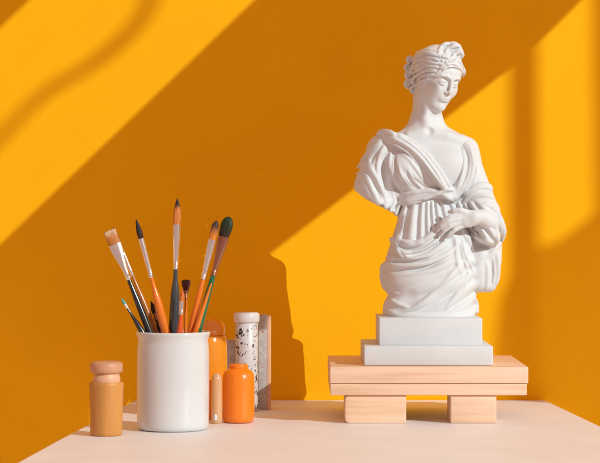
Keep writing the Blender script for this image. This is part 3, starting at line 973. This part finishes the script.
    # long folds below it
    S([(382, 269, 1.8), (394, 266, 2.4), (410, 265, 2.4), (428, 262, 2.8), (446, 254, 2.8), (458, 244, 2.2)], 0.3, 1.6)
    S([(386, 280, 1.2), (400, 275, 2.0), (420, 273, 2.4), (440, 267, 2.2), (455, 256, 1.6)], 0.45, 2)
    S([(386, 258, 1.2), (394, 257, 1.6), (403, 261, 1.4)], 0.3, 1.2)
    S([(385, 262, 1.0), (398, 261.5, 1.5), (414, 261.5, 1.4), (432, 257, 1.2)], -0.2, 1, 'sub')
    S([(389, 273, 0.8), (404, 269.5, 1.4), (424, 267.5, 1.4), (444, 260, 1.0)], -0.2, 1.2, 'sub')
    G.tube([(404, -18, 244, 3.5), (396, -17, 240, 3.2), (391.5, -14, 239, 2.0)], 2)
    G.tube([(384, -2, 267, 2.6), (383.5, -3, 277, 3.2), (386, -4, 287, 3.2), (394, -8, 293, 3)], 5)
    G.tube([(392, -16, 262, 2.5), (384, -8, 266, 2.5)], 2)
    # edge at left: step where the mantle overlaps the skirt
    S([(386, 270, 1.4), (386, 279, 1.8), (389, 288, 2.0), (395, 293, 2.0), (403, 293, 1.6)], 0.5, 1.6)
    # big sweep from right to the lower left, over a hollow
    S([(462, 262, 2.2), (450, 276, 3.0), (436, 291, 3.2), (422, 303, 3.0), (406, 311, 2.4), (392, 314, 2.2)], 0.4, 2)
    S([(470, 272, 1.8), (462, 287, 2.6), (452, 301, 2.6), (441, 312, 2.0)], 0.45, 2)
    G.ell((404, -34, 298), (11, 6, 8.5), 5, 'sub')
    S([(391, 300, 1.4), (398, 304, 2.0), (410, 308, 1.8)], 0.4, 1.5)
    # hem roll at the base
    S([(385, 309, 2.4), (392, 313, 3.2), (405, 315.5, 3.4), (425, 316, 3.4), (448, 316, 3.4), (468, 315, 3.2), (478, 311, 2.6)], 0.45, 1.6)
    S([(476, 298, 1.6), (478, 306, 2.4), (478, 314, 2.0)], 0.4, 1.4)
    # ---- viewer's left sleeve folds
    S([(384, 138, 1.6), (374, 146, 2.2), (366, 156, 2.4), (360, 165, 2.2)], 0.35, 1.5)
    S([(388, 142, 1.4), (381, 154, 2.2), (378, 168, 2.4), (380, 184, 2.2), (386, 200, 1.8)], 0.35, 1.4)
    S([(392, 148, 1.4), (390, 164, 2.0), (391, 182, 2.2), (396, 204, 1.8)], 0.35, 1.4)
    S([(384, 143, 0.6), (375, 154, 1.3), (369, 166, 1.3)], -0.2, 1.2, 'sub')
    S([(389, 150, 0.6), (384, 164, 1.3), (385, 182, 1.3), (391, 200, 1.0)], -0.2, 1.2, 'sub')
    S([(372, 150, 1.0), (369, 160, 1.4), (374, 172, 1.2)], 0.2, 1.4)
    # turned-back cuff roll
    S([(358, 167, 2.6), (363, 164, 2.6), (370, 168, 2.6), (377, 178, 2.4), (383, 192, 2.2), (388, 207, 1.8)], 0.3, 1.1)
    S([(357, 173, 2.2), (363, 175, 2.2), (369, 183, 2.2), (374, 194, 2.0), (379, 204, 1.6)], 0.4, 1.2)
    S([(361, 170, 0.7), (368, 174, 1.0), (375, 185, 1.1), (382, 202, 0.8)], -0.3, 0.8, 'sub')
    S([(358, 183, 1.4), (364, 188, 1.8), (370, 198, 1.4)], 0.4, 1.3)
    S([(357, 191, 1.3), (366, 197, 1.6), (377, 203, 1.6), (388, 208, 1.6), (398, 213, 1.2)], 0.5, 0.9)
    G.mesh('drapery', M['plaster'], statue, st_world)

build_skin()
build_hair()
build_garment()

# ------------------------------------------------------------------ brush pot
CUP = Vector(((173 - 300) * (D - 150) / D, -150, 0))
pot = empty('brush_pot', CUP, 'white glazed ceramic pot holding the paint brushes', 'pot')
zt = 91.5
lathe('pot_body', [(0.0, 26), (0.3, 30), (1.6, 32.4), (4, 33.3), (9, 33.7), (40, 33.9), (74, 33.7), (80, 33.1), (84, 32.7), (88, 33.9), (90.3, 34.9), (zt, 34.9), (zt + 0.7, 34.0), (zt + 0.5, 32.6),
                   (zt - 2, 31.5), (60, 31), (8, 30.8), (5, 29), (4.6, 1)], M['ceramic'], pot, (0, 0, 0), seg=96, sm=60,
      jit=lambda a, z: 0.004 * math.sin(2 * a + z * 0.03) + 0.0015 * math.sin(5 * a + z * 0.1))

# ------------------------------------------------------------------ paint brushes
def brush(label, rim, tip, yr, yt, kind, wid, bl, fl, hw, hmat, bmat_, fmat='silver', flat=1.0, twist=0.0, root_w=None, stop=5.5, neck=None):
    """rim / tip: photo pixels where the brush crosses the pot's rim and where it ends; bl, fl: bristle and ferrule length; hw: handle radius"""
    A, B = W(*rim, CUP.y + yr), W(*tip, CUP.y + yt)
    d = (B - A).normalized()
    P0 = A + d * ((stop + hw - A.z) / d.z)
    L = (B - P0).length
    e = empty('paint_brush', P0, label, 'paint brush', 'paint brushes standing in the white pot')
    e.rotation_mode = 'QUATERNION'
    z = Vector((0, 0, 1))
    q = z.rotation_difference(d)
    from mathutils import Quaternion
    e.rotation_quaternion = q @ Quaternion((0, 0, 1), math.radians(twist))
    hl = L - bl - fl
    rw = root_w or wid * 0.55
    me = loft(smooth_profile([(0, 0.3, 0.3), (1, hw * 0.5, hw * 0.5), (hl * 0.25, hw * 0.75, hw * 0.75), (hl * 0.62, hw, hw), (hl * 0.82, hw * 0.9, hw * 0.9), (hl * 0.94, rw * 1.0, rw * 1.0), (hl + 1, rw * 0.9, rw * 0.9)], 5), 28)
    link('handle', me, M[hmat], e)
    ty = wid / flat
    sec = [(hl, rw * 1.0, rw * 1.0)]
    z0 = hl
    for i in range(3):
        z0 += 1.2
        sec += [(z0 - 0.5, rw * 1.05, rw * 1.05), (z0, rw * 1.2, rw * 1.2), (z0 + 0.5, rw * 1.05, rw * 1.05)]
    n = 8
    for i in range(1, n + 1):
        t = i / n
        s_ = t * t * (3 - 2 * t)
        sec.append((z0 + 0.6 + (hl + fl - z0 - 0.6) * t, rw * 1.05 * (1 - s_) + wid * s_, rw * 1.05 * (1 - s_) + ty * s_))
    zl = hl + fl
    sec += [(zl + 0.01, wid * 0.85, ty * 0.85)]
    fo = link('ferrule', loft(sec, 32), M[fmat], e)
    fo.data.set_sharp_from_angle(angle=math.radians(50))
    pr = {'round': [(0, .9), (.15, 1.08), (.35, 1.15), (.6, .9), (.8, .55), (.93, .25), (1, .04)],
          'flat': [(0, .92), (.3, 1.0), (.6, 1.03), (.85, 1.06), (.95, 1.05), (1, .95)],
          'filbert': [(0, .92), (.25, 1.08), (.5, 1.15), (.7, 1.08), (.85, .85), (.95, .52), (1, .15)],
          'fan': [(0, .7), (.3, 1.0), (.6, 1.3), (.85, 1.4), (.96, 1.2), (1, .7)]}[kind]
    rr = random.Random(label)
    phs = [rr.random() * 6 for _ in range(4)]
    sec = []
    for (t, s_) in smooth_profile(pr, 4):
        th_ = s_ if kind != 'flat' else (1 - 0.75 * t)
        sec.append((zl - 0.8 + (bl + 0.8) * t, max(wid * 0.9 * s_, .05), max(ty * 0.9 * th_, .05)))
    jit = lambda a, z_: 0.035 * math.sin(9 * a + phs[0]) + 0.03 * math.sin(17 * a + phs[1]) + 0.02 * math.sin(4 * a + phs[2] + z_ * 0.2)
    me = loft(sec, 56, jit)
    if kind in ('flat', 'filbert', 'fan'):
        top = max(v.co.z for v in me.vertices)
        for v in me.vertices:
            w_ = sstep(zl + bl * 0.5, zl + bl, np.array(v.co.z / MM))
            v.co.z += float(w_) * MM * 0.7 * math.sin(v.co.x / MM * 3.1 + phs[3]) * math.sin(v.co.x / MM * 7.7 + phs[0])
    tip_c, root_c, mid, soft = bmat_
    bm_ = bristle_mat('bristle_hair', tip_c, root_c, zl, zl + bl, mid, soft)
    link('bristles', me, bm_, e)
    return e

OR = (0.62, 0.20, 0.03); BK = (0.012, 0.008, 0.006); DR = (0.10, 0.015, 0.008)
brush('wide flat brush with a square orange tip and black handle, leaning leftmost', (150, 333), (109.5, 230.5), 8, 12, 'flat', 6.2, 14, 36, 3.6, 'black', ((0.75, 0.45, 0.25), OR, 0.75, 0.2), flat=2.8, twist=8, root_w=2.4)
brush('slim round brush with brown handle just behind the wide flat brush', (156, 333), (113, 227), 22, 26, 'round', 1.7, 13, 37, 2.9, 'brownl', (DR, (0.45, 0.10, 0.02), 0.4, 0.3), root_w=1.6)
brush('round brush with pointed black tip and thick orange handle, left of the tallest brush', (166, 333), (136, 219), 2, 0, 'round', 2.6, 19, 38, 4.3, 'orl', (BK, (0.06, 0.02, 0.01), 0.3, 0.3), root_w=2.0)
brush('tallest brush with an orange tip dipped in black and a thick charcoal handle', (174, 333), (177.5, 198), 6, 6, 'round', 3.6, 25, 42, 4.8, 'grey', (BK, (0.75, 0.24, 0.05), 0.72, 0.16), flat=1.3, root_w=2.3)
brush('short brush with dark red fanned tip on a thin orange stem', (185.5, 333), (186.2, 280), 14, 18, 'fan', 3.3, 10, 8, 1.6, 'orl', ((0.10, 0.02, 0.01), DR, 0.5, 0.4), flat=1.6, fmat='copper', root_w=1.3)
brush('shortest brush with pointed orange tip and red orange handle', (180, 333), (182.5, 289), -9, -8, 'round', 2.1, 11, 13, 3.6, 'redl', ((0.8, 0.15, 0.02), (0.85, 0.22, 0.03), 0.5, 0.3), root_w=2.0)
brush('brush with orange hair tipped dark brown, in front of the green handled brush', (190.5, 333), (216.5, 221), 0, -4, 'filbert', 3.5, 18, 38, 3.4, 'orl', ((0.07, 0.03, 0.02), (0.85, 0.28, 0.04), 0.5, 0.3), flat=1.6, root_w=2.2, twist=10)
brush('broad dark brush stained green with a dark green handle, leaning rightmost', (197.5, 333), (229, 217), 8, 6, 'filbert', 5.6, 19, 38, 3.4, 'greenl', ((0.014, 0.04, 0.008), (0.035, 0.018, 0.008), 0.45, 0.3), fmat='copper', flat=1.6, root_w=2.6, twist=-12)
brush('small slim black brush with a teal tip and yellow collar, low on the left', (143, 333), (121.5, 298.5), 2, 2, 'round', 1.5, 6, 5, 3.0, 'black', ((0.12, 0.5, 0.4), (0.12, 0.5, 0.4), 0.5, 0.3), root_w=1.3)
brush('dark brown brush low between the brown and the orange handles', (161, 333), (151, 301), 24, 26, 'round', 2.6, 12, 8, 3.0, 'black', (BK, (0.05, 0.02, 0.01), 0.4, 0.3), root_w=2.2, fmat='copper')
# a bottom-up handle: the brush stands on its hair in the pot
def upturned(label, rim, tip, yr, yt, hw, hmat):
    A, B = W(*rim, CUP.y + yr), W(*tip, CUP.y + yt)
    d = (B - A).normalized()
    P0 = A + d * ((9 - A.z) / d.z)
    L = (B - P0).length
    e = empty('paint_brush', P0, label, 'paint brush', 'paint brushes standing in the white pot')
    e.rotation_mode = 'QUATERNION'
    e.rotation_quaternion = Vector((0, 0, 1)).rotation_difference(d)
    link('handle', loft(smooth_profile([(16, 1.6, 1.6), (L * .3, hw, hw), (L * .6, hw * .9, hw * .9), (L * .88, hw * .5, hw * .5), (L * .98, .8, .8), (L, .15, .15)], 5), 24), M[hmat], e)
    link('ferrule', loft([(8, 1.8, 1.8), (12, 1.8, 1.8), (16.5, 1.75, 1.75)], 24), M['silver'], e)
    link('bristles', loft([(0, .3, .3), (3, 1.4, 1.4), (8.4, 1.7, 1.7)], 24), M['brownl'], e)
upturned('upturned orange handle ending in a pale point, against the green handled brush', (195, 333), (211.5, 283), -5, -8, 3.0, 'orl')

# ------------------------------------------------------------------ ochre jar with knob lid
JX = (106.3 - 300) * (D - 208) / D
jar = empty('wooden_jar', (JX, -208, 0), 'small ochre wooden jar with round flat knob lid, left of the white pot', 'jar')
lathe('jar_body', [(0, 13.2), (0.6, 14.2), (3, 14.6), (15, 14.9), (35, 15.4), (44, 15.7), (45.5, 15.9), (47.4, 15.9), (48.6, 15.3), (48.8, 13), (48.8, 1)], M['ochre'], jar, (0, 0, 0), sm=50)
lid = lathe('lid', [(56.5, 7), (56.8, 12.5), (57.8, 14.4), (60, 15.1), (64.5, 15.1), (66.6, 14.2), (67.6, 12), (67.9, 6), (67.9, 1)], M['tanwood'], jar, (0, 0, 0), sm=50)
nk = link('collar', loft([(48.7, 12.8, 12.8), (51, 12.8, 12.8), (53.5, 12.4, 12.4, .2, 0), (56.9, 11.0, 11.0, 0.3, 0)], 48), M['collarwood'], jar)
for v in nk.data.vertices:
    if v.co.z > 0.050: v.co.z = 0.050 + (v.co.z - 0.050) * (1 + 0.012 * v.co.x / MM * 0.5)
nk.data.set_sharp_from_angle(angle=math.radians(50))

# ------------------------------------------------------------------ the bottles
OX = (238.5 - 300) * (D - 74) / D
ob = empty('paint_bottle', (OX, -74, 0), 'squat bright orange paint bottle with a short neck, in front of the flecked cylinder', 'bottle')
lathe('bottle_body', [(0, 11), (0.6, 13.6), (2.5, 15.1), (6, 15.6), (22, 15.5), (40, 15.6), (46, 15.2), (49.5, 13.4), (51.5, 10.5), (52.4, 9.2), (52.8, 8.8), (53, 1)], M['orange'], ob, (0, 0, 0), sm=60,
      jit=lambda a, z: 0.006 * math.sin(3 * a + z * 0.09) + 0.004 * math.sin(2 * a - z * 0.2))
lathe('neck', [(52.5, 8.6), (53.6, 9.0), (55.0, 9.2), (56.2, 8.9), (56.8, 8.0), (56.9, 1)], M['orange'], ob, (0, 0, 0), sm=50)

VX = (216.8 - 300) * (D - 84) / D
vi = empty('paint_vial', (VX, -84, 0), 'slim peach vial with rounded top between the white pot and the orange bottle', 'vial')
lathe('vial_body', [(0, 4.4), (0.6, 5.1), (2, 5.4), (20, 5.4), (36, 5.3), (42, 5.2), (45.5, 4.5), (47.6, 3.2), (48.6, 1.6), (48.8, .2)], M['peach'], vi, (0, 0, 0), sm=60)
lathe('white_dot', [(1.5, 0.3), (1.5, 2.0), (5, 2.0), (7, 1.4), (7.4, 0.2)], M['cap'], vi, (-1.2, -4.6, 2), seg=24, sm=50)  # small white dot low on the vial's front

AX = (208.5 - 300) * (D - 22) / D
ab = empty('amber_bottle', (AX, -22, 0), 'tall translucent amber bottle with a rounded cap, behind the rim of the white pot', 'bottle')
lathe('bottle_body', [(0, 15), (0.8, 17.6), (3, 18.6), (30, 18.8), (60, 18.6), (74, 18.2), (80, 17.2), (81.5, 16.4), (81.8, 1)], M['amber'], ab, (0, 0, 0), sm=60)
lathe('cap', [(81.9, 15.4), (82.6, 16.2), (90, 16.2), (93.5, 15.2), (96, 12.8), (98.6, 9.6), (99.4, 7), (99.5, 1)], M['amber'], ab, (0, 0, 0), sm=60)

TX = (246.6 - 300) * (D + 58) / D
tc_ = empty('flecked_cylinder', (TX, 58, 0), 'tall white terrazzo cylinder with black flecks and a white cap', 'container')
lathe('tube', [(0, 10.5), (0.5, 11.2), (1.2, 11.5), (50, 11.5), (91, 11.5), (91.5, 11.0), (91.6, 1)], M['terrazzo'], tc_, (0, 0, 0), sm=50)
lathe('cap', [(91.0, 11.6), (91.3, 12.6), (93, 13.2), (98.5, 13.3), (100.4, 12.7), (101.4, 11), (101.6, 1)], M['cap'], tc_, (0, 0, 0), sm=50)

RX = (264.8 - 300) * (D + 85) / D
rs = empty('stone_slab', (RX, 85, 0), 'tall narrow pink flecked slab standing right of the flecked cylinder', 'slab')
a = box('slab_body', (-6.9, -9, 0), (2.2, 10, 98), M['pinkterr'], rs, (0, 0, 0), bev=0.8)
b = box('edge_strip', (2.3, -8.6, 0), (6.4, 9.6, 97), M['pinkwood'], rs, (0, 0, 0), bev=0.6)
SX = (231 - 300) * (D + 84) / D
ss = empty('stone_slab', (SX, 84, 0), 'short pink flecked slab in the gap between the amber bottle and the flecked cylinder', 'slab')
box('slab_body', (-7, -6, 0), (5.5, 6, 72), M['pinkterr'], ss, (0, 0, 0), bev=0.8)
